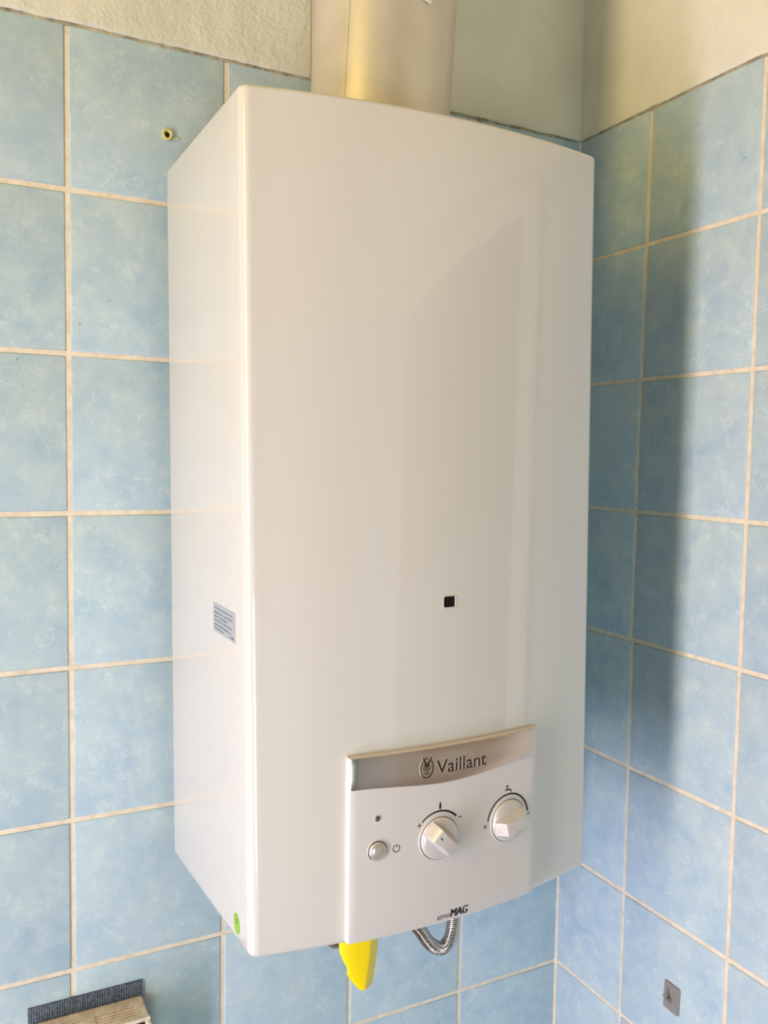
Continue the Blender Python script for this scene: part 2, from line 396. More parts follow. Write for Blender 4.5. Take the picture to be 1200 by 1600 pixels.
# door in the right wall, only reflected in the enamel
d = MB(); fw = .055; DT = .045
d.box((-.02, DY0, ZF), (.001, DY0-fw, DT)); d.box((-.02, DY1+fw, ZF), (.001, DY1, DT)); d.box((-.02, DY0-fw, DT-fw), (.001, DY1+fw, DT))
dr = struct(obj('door_1', d, M['white_gloss'], origin=(0, (DY0+DY1)/2, ZF), bevel=.003))
obj('door_leaf', MB().box((-.006, DY0-fw, ZF+.005), (.001, DY1+fw, DT-fw)), M['door'], dr)
pn = MB()
for z0, z1 in ((-.95, -.12), (-1.80, -1.08)):
    pn.box((-.012, DY0-fw-.13, z0), (-.005, DY0-fw-.145, z1)); pn.box((-.012, DY1+fw+.13, z0), (-.005, DY1+fw+.145, z1))
    pn.box((-.012, DY0-fw-.145, z0), (-.005, DY1+fw+.145, z0+.015)); pn.box((-.012, DY0-fw-.145, z1-.015), (-.005, DY1+fw+.145, z1))
obj('moulding', pn, M['door'], dr)
h = MB(); h.lathe([(.011, 0), (.011, .04), (.009, .045)], Matrix.Translation((-.006, DY1+fw+.07, -.93)) @ Matrix.Rotation(-PI/2, 4, 'Y'), 16)
h.box((-.052, DY1+fw+.06, -.94), (-.040, DY1+fw+.19, -.92)); obj('door_handle', h, M['steel'], dr, bevel=.003)

# fill lamp added on the ceiling, out of frame
cl = thing('fill_lamp', 'added unseen opal ceiling lamp giving warm fill from above', 'lamp', (-.95, -1.35, ZC))
T = Matrix.Translation((-.95, -1.35, ZC)) @ Matrix.Rotation(PI, 4, 'X')
obj('base', MB().lathe([(.15, 0), (.15, .02)], T, 40), M['white_gloss'], cl)
obj('diffuser', MB().lathe([(.14, .02), (.135, .05), (.11, .08), (.06, .095), (.01, .10)], T, 40), M['lamp'], cl, smooth=1.0)

# ---------------------------------------------------------------- water heater
G = .02; HT, HB = -.042, -.6904
def tz(z): return (HT-z)/(HT-HB)
def xl(z): return -.5113+tz(z)*.0074
def xr(z): return -.1888+tz(z)*.0150
def F(x, z, off=0.0):
    t = tz(z); u = (x-xl(z))/(xr(z)-xl(z))
    return (-.2424-t*.013)+((-.2510+t*.0037)-(-.2424-t*.013))*u-.0205*4*u*(1-u)-off
heater = thing('water_heater', 'white enamelled gas water heater with silver control panel hung in the tiled corner', 'water heater', (-.343, 0, -.71))
def plan(z, inset=0.0):
    """closed plan outline of the casing at height z: back-left, left side, rounded corner, bowed front, right side"""
    A, Bx = xl(z)+inset, xr(z)-inset
    rl, rr_ = .0085-inset*.5, .0055-inset*.5
    pts = [(A, -G), (A, -.08), (A, -.15), (A, -.21)]
    yl = F(A+rl, z)+inset
    for k in range(0, 7):
        an = k/6*PI/2
        pts.append((A+rl-rl*math.cos(an), yl+rl-rl*math.sin(an)))
    us = [(-.4800), (-.45), (-.42), (-.39), (-.365), (-.3479), (-.3360), (-.31), (-.285), (-.26), (-.235), (-.21)]
    for x in us: pts.append((x+(0 if abs(x+.342) < .01 else 0), F(x, z)+inset))
    yr = F(Bx-rr_, z)+inset
    for k in range(0, 6):
        an = k/5*PI/2
        pts.append((Bx-rr_+rr_*math.sin(an), yr+rr_-rr_*math.cos(an)))
    pts += [(Bx, -.2), (Bx, -.12), (Bx, -G)]
    return pts
def zwarp(x, y, z):
    k = 1-(min(abs(y), .25)-.02)/.23
    t = tz(z)
    return z + (1-t)*.0017*k - t*.0201*k
zr_ = [HT-.0] ; rings = []
levels = [(HT, .0035), (HT-.0008, .0016), (HT-.0022, .0004), (HT-.004, 0)]
levels += [(z, 0) for z in (-.10, -.17, -.24, -.31, -.37, -.4205, -.4299, -.48, -.54, -.60, -.65, -.684)]
levels += [(HB+.0022, .0003), (HB+.0006, .0010), (HB, .0022)]
for z, ins in levels:
    rings.append([(x, y, zwarp(x, y, z)) for x, y in plan(z, ins)])
mb = MB(); mb.rings(rings, True, True, True)
# leave the sight opening out of the front
n = len(rings[0]); li = [i for i, l in enumerate(levels) if abs(l[0]+.4205) < 1e-6][0]
js = [j for j, q in enumerate(plan(-.4205)) if abs(q[0]+.3479) < 1e-5][0]
hole = (li*n+js, li*n+js+1, (li+1)*n+js+1, (li+1)*n+js)
mb.f.remove(hole)
casing = obj('casing', mb, M['enamel'], heater, smooth=0.75)
mb = MB(); mb.box((-.49, 0, -.69), (-.205, -.0195, -.06)); obj('mounting_frame', mb, M['steel'], heater)
# sight window: white sleeve and black glass behind it
hx0, hx1, hz0, hz1 = -.3479, -.3360, -.4299, -.4205
def rrect(x0, x1, z0, z1, r, k=4):
    out = []
    for cx, cz, a0 in ((x1-r, z1-r, 0), (x0+r, z1-r, PI/2), (x0+r, z0+r, PI), (x1-r, z0+r, 1.5*PI)):
        for i in range(k+1):
            an = a0+PI/2*i/k; out.append((cx+r*math.cos(an), cz+r*math.sin(an)))
    return out
def FR(pts, off): return [(x, F(x, z, off), z) for x, z in pts]
mb = MB()
o1, o2 = rrect(hx0-.0006, hx1+.0006, hz0-.0006, hz1+.0006, .0022), rrect(hx0+.0002, hx1-.0002, hz0+.0002, hz1-.0002, .0016)
mb.rings([FR(o1, -.0012), FR(o1, .0003), FR(o2, .0003), FR(o2, -.004)], True, False, False)
sw = obj('sight_window', mb, M['enamel'], heater, smooth=0.8)
mb = MB(); mb.rings([FR(o2, -.0038), FR(o2, -.0015)], True, True, True); obj('pane', mb, M['glassblack'], sw)

# strokes and prints that follow the bowed front
def prism(polys, off, th, lat=F):
    mb = MB()
    for p in polys:
        mb.rings([[(x, lat(x, z, off-.0002), z) for x, z in p], [(x, lat(x, z, off+th), z) for x, z in p]], True, True, True)
    return mb
def stroke(pts, w0, w1=None):
    w1 = w0 if w1 is None else w1; out = []
    nrm = []
    for i in range(len(pts)):
        a = pts[max(0, i-1)]; b = pts[min(len(pts)-1, i+1)]
        dx, dy = b[0]-a[0], b[1]-a[1]; l = math.hypot(dx, dy) or 1
        nrm.append((-dy/l, dx/l))
    for i in range(len(pts)-1):
        wa = (w0+(w1-w0)*i/(len(pts)-1))/2; wb_ = (w0+(w1-w0)*(i+1)/(len(pts)-1))/2
        p, q, s, t = pts[i], pts[i+1], nrm[i], nrm[i+1]
        out.append([(p[0]+s[0]*wa, p[1]+s[1]*wa), (p[0]-s[0]*wa, p[1]-s[1]*wa), (q[0]-t[0]*wb_, q[1]-t[1]*wb_), (q[0]+t[0]*wb_, q[1]+t[1]*wb_)])
    return out
def arc(cx, cz, rx, rz, a0, a1, n=24):
    return [(cx+rx*math.cos(math.radians(a0+(a1-a0)*i/n)), cz+rz*math.sin(math.radians(a0+(a1-a0)*i/n))) for i in range(n+1)]
def text_tris(s, bold=0.0, shear=0.0, space=1.0):
    cu = bpy.data.curves.new('lettering', 'FONT'); cu.body = s; cu.offset = bold; cu.shear = shear; cu.space_character = space; cu.resolution_u = 3
    o = bpy.data.objects.new('lettering', cu); C.objects.link(o)
    bpy.context.view_layer.update()
    me = bpy.data.meshes.new_from_object(o.evaluated_get(bpy.context.evaluated_depsgraph_get()))
    vs_ = [(v.co.x, v.co.y) for v in me.vertices]; fs_ = [tuple(p.vertices) for p in me.polygons]
    bpy.data.objects.remove(o); bpy.data.curves.remove(cu); bpy.data.meshes.remove(me)
    return vs_, fs_
def text_mb(s, x0, x1, z0, z1, mapf, bold=0.0, shear=0.0, slope=0.0, space=1.0):
    """letters fitted between x0..x1 and z0..z1 (full glyph box), laid on a surface by mapf(u, v)"""
    vs_, fs_ = text_tris(s, bold, shear, space)
    ax, bx_ = min(v[0] for v in vs_), max(v[0] for v in vs_); ay, by = min(v[1] for v in vs_), max(v[1] for v in vs_)
    mb = MB()
    P2 = [(x0+(v[0]-ax)/(bx_-ax)*(x1-x0), z0+(v[1]-ay)/(by-ay)*(z1-z0)+slope*(v[0]-ax)/(bx_-ax)) for v in vs_]
    mb.add([mapf(u, v) for u, v in P2], fs_)
    return mb

# control panel: bowed plate standing 6 mm proud
PX0, PX1, PZ0, PZ1 = -.4305, -.2499, -.6882, -.5412; PO = .006
def grid_plate(name, mt, x0, x1, zlo, zhi, off, back, parent, nx=28, nz_=10, rnd=.0006, smooth=0.7):
    """zlo, zhi functions of x; a plate whose rim is rounded"""
    mb = MB(); idx = {}
    xs = [x0, x0+rnd*.3, x0+rnd] + [x0+rnd+(x1-x0-2*rnd)*i/nx for i in range(1, nx)] + [x1-rnd, x1-rnd*.3, x1]
    ts = [0, .3, 1] + [None]*(nz_-1) + [2, 3, 4]
    for i, x in enumerate(xs):
        lo, hi = zlo(x), zhi(x)
        zs = [lo, lo+rnd*.3, lo+rnd]+[lo+rnd+(hi-lo-2*rnd)*k/nz_ for k in range(1, nz_)]+[hi-rnd, hi-rnd*.3, hi]
        dx = [rnd, rnd*.3, 0][min(i, 2)] if i < 3 else ([rnd, rnd*.3, 0][min(len(xs)-1-i, 2)])
        for j, z in enumerate(zs):
            dz_ = [rnd, rnd*.3, 0][min(j, 2)] if j < 3 else ([rnd, rnd*.3, 0][min(len(zs)-1-j, 2)])
            dd = max(dx, dz_)
            idx[i, j] = len(mb.v); mb.v.append(Vector((x, F(x, z, off-dd), z)))
    ni, nj = len(xs), len(zs)
    for i in range(ni-1):
        for j in range(nj-1): mb.f.append((idx[i, j], idx[i+1, j], idx[i+1, j+1], idx[i, j+1]))
    edge = [(i, 0) for i in range(ni)]+[(ni-1, j) for j in range(1, nj)]+[(i, nj-1) for i in range(ni-2, -1, -1)]+[(0, j) for j in range(nj-2, 0, -1)]
    k = len(mb.v)
    for e in edge:
        v = mb.v[idx[e]]; mb.v.append(Vector((v.x, F(v.x, v.z, back), v.z)))
    m_ = len(edge)
    for q in range(m_): mb.f.append((idx[edge[q]], idx[edge[(q+1) % m_]], k+(q+1) % m_, k+q))
    mb.f.append(tuple(range(k, k+m_)))
    return obj(name, mb, mt, parent, smooth=smooth)
panel = grid_plate('control_panel', M['panel'], PX0, PX1, lambda x: PZ0, lambda x: PZ1, PO, -.001, heater)
wave = [(-.4310, -.5664), (-.4120, -.5668), (-.3909, -.5682), (-.3740, -.5698), (-.3565, -.5710), (-.3380, -.5712), (-.3193, -.5702), (-.3020, -.5688), (-.2856, -.5674), (-.2680, -.5662), (-.2490, -.5655)]
def wz(x):
    for (a, za), (b, zb) in zip(wave, wave[1:]):
        if a <= x <= b: return za+(zb-za)*(x-a)/(b-a)
    return wave[0][1] if x < wave[0][0] else wave[-1][1]
strip = grid_plate('brand_strip', M['strip'], PX0+.0009, PX1-.0009, wz, lambda x: PZ1-.0003, PO+.0007, PO-.001, panel, rnd=.0004, nz_=3)
strip['label'] = 'brushed silver brand strip with engraved lettering'
SO = PO+.0008
def onstrip(o): return lambda u, v: (u, F(u, v, SO+o), v)
t1 = text_mb('Vaillant', -.3562, -.3072, -.5630, -.5519, onstrip(.00012), bold=.012)
w1_ = obj('lettering', t1, M['engrave'], panel); w1_['label'] = 'dark brown engraved brand name'
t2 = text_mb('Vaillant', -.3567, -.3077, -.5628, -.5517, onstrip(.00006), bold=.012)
obj('lettering', t2, M['glint'], panel)  # pale offset copy: painted highlight along the letter edges
# hare emblem in an oval
ex, ez, es = -.3648, -.5567, .0122
def E_(pts): return [(ex+(x)*es, ez+(y)*es) for x, y in pts]
pol = []
for a0, a1 in ((128, 412), (78, 104)):
    pol += stroke(arc(ex, ez, .47*es, .64*es, a0, a1, 34 if a1 > 200 else 6), .075*es)
pol += stroke(E_([(-.30, .76), (-.17, .47), (-.07, .26)]), .11*es, .13*es)
pol += stroke(E_([(.34, .76), (.20, .47), (.08, .26)]), .11*es, .13*es)
pol += [E_([(-.14, .30), (-.20, .16), (-.08, .10), (-.04, -.02), (-.03, -.34), (.03, -.34), (.04, -.02), (.08, .10), (.20, .16), (.14, .30), (.0, .34)])]
pol += stroke(E_([(-.20, .16), (-.23, .02), (-.17, -.20)]), .05*es) + stroke(E_([(.20, .16), (.23, .02), (.17, -.20)]), .05*es)
pol += [E_([(-.17, .02), (-.10, .0), (-.13, -.09)]), E_([(.17, .02), (.10, .0), (.13, -.09)])]
pol += stroke(E_([(-.22, -.30), (0, -.44), (.22, -.30)]), .06*es)
obj('emblem', prism(pol, SO, .00014), M['engrave'], panel)
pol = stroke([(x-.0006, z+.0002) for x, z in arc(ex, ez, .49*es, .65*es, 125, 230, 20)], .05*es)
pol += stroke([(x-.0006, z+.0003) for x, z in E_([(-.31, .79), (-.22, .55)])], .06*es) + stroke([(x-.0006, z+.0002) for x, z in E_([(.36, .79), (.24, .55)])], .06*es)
obj('emblem', prism(pol, SO, .00007), M['glint'], panel)  # pale strokes: highlight of the emblem put into colour
# printed marks
def mark(): 
    if ink: obj('printed_mark', prism(ink, PO, .00008), M['ink'], panel)
    ink.clear()
ink = []
ink += stroke(arc(-.3520, -.6163, .0221, .0221, 136, 43, 26), .0011, .0019); mark()
ink += stroke(arc(-.2814, -.6160, .0224, .0224, 172, 8, 40), .0013, .0018); mark()
for (px_, pz_) in ((-.3703, -.6030), (-.3062, -.6168)):
    h_, v_ = .0019, .0021; t_ = .00035
    ink += [[(px_-h_, pz_-t_), (px_-t_, pz_-t_), (px_-t_, pz_-v_), (px_+t_, pz_-v_), (px_+t_, pz_-t_), (px_+h_, pz_-t_), (px_+h_, pz_+t_), (px_+t_, pz_+t_), (px_+t_, pz_+v_), (px_-t_, pz_+v_), (px_-t_, pz_+t_), (px_-h_, pz_+t_)]]; mark()
for (px_, pz_) in ((-.3322, -.6026), (-.2578, -.6156)): ink += stroke([(px_-.0017, pz_), (px_+.0017, pz_)], .0008); mark()
ink += stroke(arc(-.3906, -.6179, .0029, .0029, 120, 420, 22), .0007)+stroke([(-.3906, -.6146), (-.3906, -.6168)], .0009); mark()
ink += [[(-.3514, -.5862), (-.3523, -.5885), (-.3525, -.5912), (-.3519, -.5930), (-.3509, -.5930), (-.3503, -.5912), (-.3505, -.5885)]]; mark()
ink += stroke([(-.2848, -.5864), (-.2815, -.5864)], .0010)+stroke([(-.28315, -.5866), (-.28315, -.5893)], .0009)
ink += stroke([(-.2855, -.5896), (-.2806, -.5896), (-.2790, -.5903), (-.2786, -.5922)], .0013); mark()
t3 = text_mb('atmo', -.3527, -.3408, -.6853, -.6815, lambda u, v: (u, F(u, v, PO+.0001), v), bold=0.0, shear=.15)
obj('model_lettering', t3, M['ink'], panel)
t4 = MB()
for k_, sh in enumerate((-.00042, -.0002, 0, .0002, .00042)):
    tq = text_mb('MAG', -.3400+sh, -.3226+sh, -.6856, -.6791, lambda u, v: (u, F(u, v, PO+.00010+.00001*k_), v), bold=.0, shear=.22, space=.95); t4.add(tq.v, tq.f)
obj('model_lettering', t4, M['ink'], panel)

def frame_at(x, z, off):       # local frame: +z outward from the front surface, x to the right, y up
    e = 1e-3
    nx_ = Vector((F(x+e, z)-F(x-e, z), -2*e, 0)).normalized()
    nx_ = Vector((( F(x+e, z)-F(x-e, z))/(2*e), -1, 0)).normalized()
    up = Vector((0, 0, 1)); rt = up.cross(nx_).normalized()
    mt_ = Matrix((rt, up, nx_)).transposed().to_4x4(); mt_.translation = Vector((x, F(x, z, off), z)); return mt_
# status lamp and on/off button
fm = frame_at(-.4072, -.5912, PO)
lb = obj('status_lamp', MB().lathe([(.0029, -.001), (.0029, .0003), (.0023, .0004), (.0022, -.0005)], fm, 28, True, False), M['panel'], panel, smooth=.8)
obj('lens', MB().lathe([(.0023, -.0008), (.0023, .0002), (.0018, .0009), (.0009, .0013), (.0002, .00135)], fm, 24), M['lamp_lens'], lb, smooth=1.2)
fm = frame_at(-.4069, -.6170, PO)
br = obj('button_surround', MB().lathe([(.0087, -.001), (.0087, .0002), (.0082, .0004), (.0079, .0001), (.0078, -.0008)], fm, 48, True, False), M['panel'], panel, smooth=.8)
obj('shadow_gap', MB().lathe([(.0082, -.0008), (.0082, .00005), (.0070, .00005)], fm, 40), M['dark'], br)
obj('button', MB().lathe([(.0072, -.001), (.0072, .0012), (.0066, .0021), (.0050, .0029), (.0030, .0034), (.0004, .0036)], fm, 48), M['button'], br, smooth=1.2)
# rotary knobs
def knob(x, z, ang, R_, notch):
    fm = frame_at(x, z, PO)
    base = obj('knob', MB().lathe([(R_, -.001), (R_, .0012), (R_-.0006, .0022), (R_*.80, .0032), (R_*.5, .0040), (.0004, .0043)], fm, 64), M['knob'], panel, smooth=1.0)
    obj('shadow_gap', MB().lathe([(R_+.0006, -.0008), (R_+.0006, .0002), (R_-.001, .0002)], fm, 64), M['dark'], base)
    obj('bezel', MB().lathe([(R_+.0019, -.0008), (R_+.0017, .0006), (R_+.0006, .0005), (R_+.0006, -.0005)], fm, 64, False, False), M['panel'], base, smooth=1.0)
    rot = fm @ Matrix.Rotation(ang, 4, 'Z')
    # grip: waisted bar with sloping flanks and bevelled ends
    mb = MB(); secs = []
    Lh = R_*.97
    for s_, wtop, hh, wb_ in ((-.96, .0056, .0020, .0066), (-.94, .0058, .0034, .0072), (-.62, .0058, .0118, .0076), (-.3, .0050, .0126, .0078), (0, .0046, .0128, .0080),
                              (.3, .0050, .0126, .0078), (.66, .0060, .0118, .0076), (.94, .0062, .0034, .0072), (.96, .0058, .0020, .0066)):
        xx = s_*Lh
        secs.append([(xx, -wb_, .0018), (xx, -wtop, hh), (xx, wtop, hh), (xx, wb_, .0018)])
    mb.rings([[rot @ Vector(q) for q in s_] for s_ in secs], True, True, True)
    obj('grip', mb, M['knob'], base, bevel=.0007, smooth=0.6)
    if notch:
        mb = MB(); k0 = [(-.0082, -.0004), (-.0052, -.0004), (-.0052, .0004), (-.0082, .0004)]
        mb.rings([[rot @ Vector((a, b, .0112)) for a, b in k0], [rot @ Vector((a, b, .01275)) for a, b in k0]], True, True, True)
        obj('pointer_mark', mb, M['label_ink'], base)
knob(-.3520, -.6163, math.radians(-44), .0172, True)
knob(-.2814, -.6160, math.radians(14), .0178, False)

# stickers on the left flank of the casing
def side(u, v, o=.0002): return (xl(v)-o, u, v)     # u = y
mb = MB(); q = [(-.1656, -.4312), (-.2252, -.4308), (-.2250, -.4546), (-.1656, -.4550)]
mb.rings([[side(u, v, -.0002) for u, v in q], [side(u, v) for u, v in q]], True, True, True)
lab = obj('rating_label', mb, M['label'], heater); lab['label'] = 'small grey printed label'
lines = ['In die Verbrennungs-Abluftanlage', 'einbauen darf nur der Fachhand-', 'werker. Vor der Installation', 'die Installationsanleitung lesen', 'und die Hinweise beachten zur', 'Aufstellung des']
wd = [.0500, .0500, .0350, .0480, .0450, .0265]
mt_ = MB()
for i, s_ in enumerate(lines):
    zt = -.4340-.0034*i
    tm = text_mb(s_, 0, wd[i], zt-.0020, zt, lambda u, v: side(-.1685-u, v, .0003), bold=.0)
    mt_.add(tm.v, tm.f)
tm = text_mb('V17/06', 0, .0085, -.4530, -.4512, lambda u, v: side(-.2125-u, v, .0003), bold=.02); mt_.add(tm.v, tm.f)
obj('label_print', mt_, M['label_ink'], lab)
gc = (-.2243, -.6781)
def disc(cx, cz, rx, rz, n=36): return [(cx+rx*math.cos(2*PI*i/n), cz+rz*math.sin(2*PI*i/n)) for i in range(n)]
mb = MB(); q = disc(gc[0], gc[1], .0082, .0082)
mb.rings([[side(u, v, -.0002) for u, v in q], [side(u, v) for u, v in q]], True, True, True)
gs = obj('round_sticker', mb, M['green'], heater); gs['label'] = 'round green inspection sticker'
mb = MB()
for i in range(22):
    a_ = 2*PI*i/22; u, v = gc[0]+.0064*math.cos(a_), gc[1]+.0064*math.sin(a_)
    mb.add([side(a, b, .0003) for a, b in disc(u, v, .0005, .0005, 6)], [(0, 1, 2, 3, 4, 5)])
tm = text_mb('5', 0, .0044, gc[1]-.0005, gc[1]+.0040, lambda u, v: side(gc[0]+.0022-u, v, .0003), bold=.03); mb.add(tm.v, tm.f)
mb.add([side(a, b, .0003) for a, b in disc(gc[0]-.0006, gc[1]-.0030, .0008, .0010, 8)], [tuple(range(8))])
obj('sticker_print', mb, M['green_ink'], gs)

# ---------------------------------------------------------------- flue pipe
FX, FY = -.3420, -.125; lean = .05
fp = thing('flue_pipe', 'dull aluminium flue pipe rising from the heater to the ceiling', 'pipe', (FX, FY, -.045))
mb = MB(); rg = []; Rf = .065
lv = [-.0415, -.03, .0, .05, .1, .2, .3, .4, .5, ZC-.001]
for z in lv:
    cx = FX+lean*(z+.045)
    ring = []
    for j in range(72):
        a_ = 2*PI*j/72; r_ = Rf+.0003*noise.noise(Vector((math.cos(a_)*2, math.sin(a_)*2, z*9)))
        ring.append((cx+r_*math.cos(a_), FY+r_*math.sin(a_), z))
    rg.append(ring)
mb.rings(rg, True, True, True); obj('pipe', mb, M['flue'], fp, smooth=1.0)
# folded seam along the pipe
sa = math.radians(-145); mb = MB(); rg = []
for z in lv:
    cx = FX+lean*(z+.045); q = []
    for da, dr_ in ((-.020, -.0004), (-.013, .0008), (.013, .0008), (.020, -.0004)):
        q.append((cx+(Rf+dr_)*math.cos(sa+da), FY+(Rf+dr_)*math.sin(sa+da), z))
    rg.append(q)
mb.rings(rg, True, True, True); obj('seam', mb, M['flue'], fp, smooth=.5)
mb = MB(); mb.lathe([(.067, 0), (.067, .018), (.0705, .018), (.0705, 0)], Matrix.Translation((FX, FY, -.041)), 64, False, False)
obj('collar', mb, M['flue'], fp, smooth=.6)
mb = MB(); a0 = math.radians(-86)
for k in range(1):
    pts = []
    for da, z in ((-.085, .0835), (.085, .0805), (.135, .105), (-.035, .108)):
        cx = FX+lean*(z+.045); pts.append((cx, a0+da, z))
    mb.rings([[(cx+(Rf+rr0)*math.cos(an), FY+(Rf+rr0)*math.sin(an), z) for cx, an, z in pts] for rr0 in (.0008, .0030)], True, True, True)
tg = obj('paper_tag', mb, M['white_gloss'], fp); tg['label'] = 'small white paper tag stuck on the pipe'

# ---------------------------------------------------------------- braided hose under the heater
def catmull(P, n=14):
    P = [Vector(p) for p in P]; out = []
    for i in range(1, len(P)-2):
        a, b, c, d_ = P[i-1], P[i], P[i+1], P[i+2]
        for k in range(n):
            t = k/n
            out.append(.5*((2*b)+(c-a)*t+(2*a-5*b+4*c-d_)*t*t+(3*b-a-3*c+d_)*t**3))
    out.append(P[-2]); return out
def sweep(path, rad, n=20, braid=False):
    mb = MB(); rings = []; uvs = []; up = Vector((0, 1, 0)); s_ = 0
    for i, p in enumerate(path):
        t = (path[min(i+1, len(path)-1)]-path[max(i-1, 0)]).normalized()
        if i: s_ += (p-path[i-1]).length
        sd = t.cross(up).normalized(); u2 = sd.cross(t).normalized()
        rr_b = [rad+(.00036*max(math.sin(2*PI*(150*s_/.30+6*j/n)), math.sin(2*PI*(150*s_/.30-6*j/n))) if braid else 0) for j in range(n+1)]
        rings.append([p+(sd*math.cos(2*PI*j/n)+u2*math.sin(2*PI*j/n))*rr_b[j] for j in range(n+1)])
        uvs += [(s_/.30, j/n) for j in range(n+1)]
    mb.rings(rings, False, False, False); mb.uv = uvs; return mb
hose = thing('braided_hose', 'braided steel water hose looping below the heater, behind the model lettering', 'hose', (-.27, -.13, -.70))
HP = HOSE_PTS = [(-.303, -.13, -.66), (-.302, -.13, -.708), (-.2955, -.13, -.7640), (-.2817, -.13, -.7885), (-.2701, -.13, -.8045), (-.2570, -.13, -.8125), (-.2475, -.13, -.8065), (-.2431, -.13, -.7905), (-.2418, -.13, -.765), (-.2410, -.13, -.708), (-.2410, -.13, -.66)]
path = catmull(HP, 60)
obj('braid', sweep(path, .0067, 96, True), M['braid'], hose, smooth=1.2)
for (x, y) in ((-.302, -.13), (-.241, -.13)):
    mb = MB(); mb.lathe([(.0105, -.728), (.0115, -.724), (.0115, -.712), (.0105, -.7085)], Matrix.Translation((x, y, 0)), 6)
    obj('end_nut', mb, M['steel'], hose)

# ---------------------------------------------------------------- gas valve with yellow lever
gv = thing('gas_valve', 'brass gas valve with a yellow plastic lever under the heater', 'valve', (-.375, -.10, -.70))
vx, vy = -.3615, -.10
Tv = Matrix.Translation((vx, vy, 0))
mb = MB(); mb.lathe([(.008, -.700), (.008, -.742), (.0125, -.744), (.0125, -.758), (.0105, -.762), (.0150, -.768), (.0155, -.782), (.0135, -.792), (.0090, -.797), (.0060, -.7985)], Tv, 36)
vb = obj('valve_body', mb, M['brass'], gv, smooth=.5)
mb = MB(); mb.lathe([(.0135, -.7605), (.0145, -.7590), (.0145, -.7450), (.0135, -.7435)], Tv, 6); obj('union_nut', mb, M['brass'], gv)
obj('stem', MB().lathe([(.005, .0), (.005, .0155)], Matrix.Translation((vx+.008, vy-.012, -.777)) @ Matrix.Rotation(PI/2, 4, 'X'), 20), M['brass'], gv, smooth=.8)
path2 = [Vector((vx, y, -.776)) for y in (0.0, -.03, -.06, -.088)]
obj('supply_pipe', sweep(path2, .0085), M['copper'], gv, smooth=1.0)
# lever: folded sheet, left lug bent back, right flange bent back
LR = [[(-.3690, -.7540), (-.3633, -.7550), (-.3390, -.7565), (-.3288, -.7570)],
      [(-.3706, -.7780), (-.3631, -.7800), (-.3396, -.7840), (-.3294, -.7850)],
      [(-.3702, -.7882), (-.3623, -.7903), (-.3401, -.7961), (-.3300, -.7988)],
      [(-.3663, -.7983), (-.3608, -.7997), (-.3410, -.8057), (-.3311, -.8083)],
      [(-.3625, -.8057), (-.3594, -.8066), (-.3420, -.8113), (-.3321, -.8139)],
      [(-.3623, -.8129), (-.3579, -.8141), (-.3429, -.8182), (-.3332, -.8209)],
      [(-.3564, -.8216), (-.3529, -.8229), (-.3438, -.8258), (-.3346, -.8283)],
      [(-.3500, -.8299), (-.3479, -.8312), (-.3451, -.8323), (-.3374, -.8328)]]
mb = MB()
for r_ in LR:
    wl_, wr_ = r_[1][0]-r_[0][0], r_[3][0]-r_[2][0]
    dep = (.5*wl_, 0, 0, .62*wr_); r_[3] = (r_[3][0]+.0016, r_[3][1])
    xs3 = [r_[0], r_[1], ((r_[1][0]*2+r_[2][0])/3, (r_[1][1]*2+r_[2][1])/3), ((r_[1][0]+r_[2][0]*2)/3, (r_[1][1]+r_[2][1]*2)/3), r_[2], r_[3]]
    ds3 = (dep[0], 0, -.0004, -.0006, -.0008, dep[3])
    for (x, z), d_ in zip(xs3, ds3): mb.v.append(Vector((x, -.130+d_, z)))
for i in range(len(LR)-1):
    for j in range(5): a = i*6+j; mb.f.append((a, a+1, a+7, a+6))
lv_ = obj('lever', mb, M['yellow'], gv, smooth=.9); lv_['label'] = 'bright yellow plastic lever'
so = lv_.modifiers.new('thickness', 'SOLIDIFY'); so.thickness = .0024; so.offset = 0
be = lv_.modifiers.new('bevel', 'BEVEL'); be.width = .0005; be.segments = 2; be.limit_method = 'ANGLE'
obj('rivet', MB().lathe([(.0016, -.0015), (.0016, .0003), (.0010, .0006), (.0003, .0007)], Matrix.Translation((-.3540, -.1310, -.7925)) @ Matrix.Rotation(PI/2, 4, 'X'), 20), M['yellow'], lv_, smooth=1.0)

# ---------------------------------------------------------------- wall plug in a tile, left of the heater's top
wp = thing('wall_plug', 'small yellowed plastic wall plug left in a tile near the heater top', 'wall plug', (-.5068, 0, -.0026))
Tp = Matrix.Translation((-.5068, 0, -.0026)) @ Matrix.Rotation(PI/2, 4, 'X')
mb = MB(); rg = []
for r_, h_ in ((.0044, .0002), (.0050, .0012), (.0052, .0026), (.0046, .0034), (.0034, .0034), (.0026, .0022), (.0023, .0004)):
    rg.append([Tp @ Vector((r_*math.cos(2*PI*j/28)*(1+.06*math.sin(3*2*PI*j/28)), r_*1.18*math.sin(2*PI*j/28)*(1+.05*math.cos(2*2*PI*j/28)), h_)) for j in range(28)])
mb.rings(rg, True, False, False); obj('rim', mb, M['plug'], wp, smooth=1.0)
mb = MB(); mb.rings([[Tp @ Vector((.0028*math.cos(2*PI*j/20), .0032*math.sin(2*PI*j/20), h_)) for j in range(20)] for h_ in (.0002, .0008)], True, True, True)
obj('bore', mb, M['dark'], wp)
mb = MB(); Tq = Matrix.Translation((-.4985, 0, -.0045)) @ Matrix.Rotation(PI/2, 4, 'X') @ Matrix.Rotation(.15, 4, 'Z')
mb.rings([[Tq @ Vector((a, b, h_)) for a, b in ((-.0034, -.0009), (.0020, -.0013), (.0034, 0), (.0015, .0012), (-.0034, .0008))] for h_ in (0.0, .0010)], True, True, True)
obj('broken_lug', mb, M['plug'], wp, bevel=.0003)

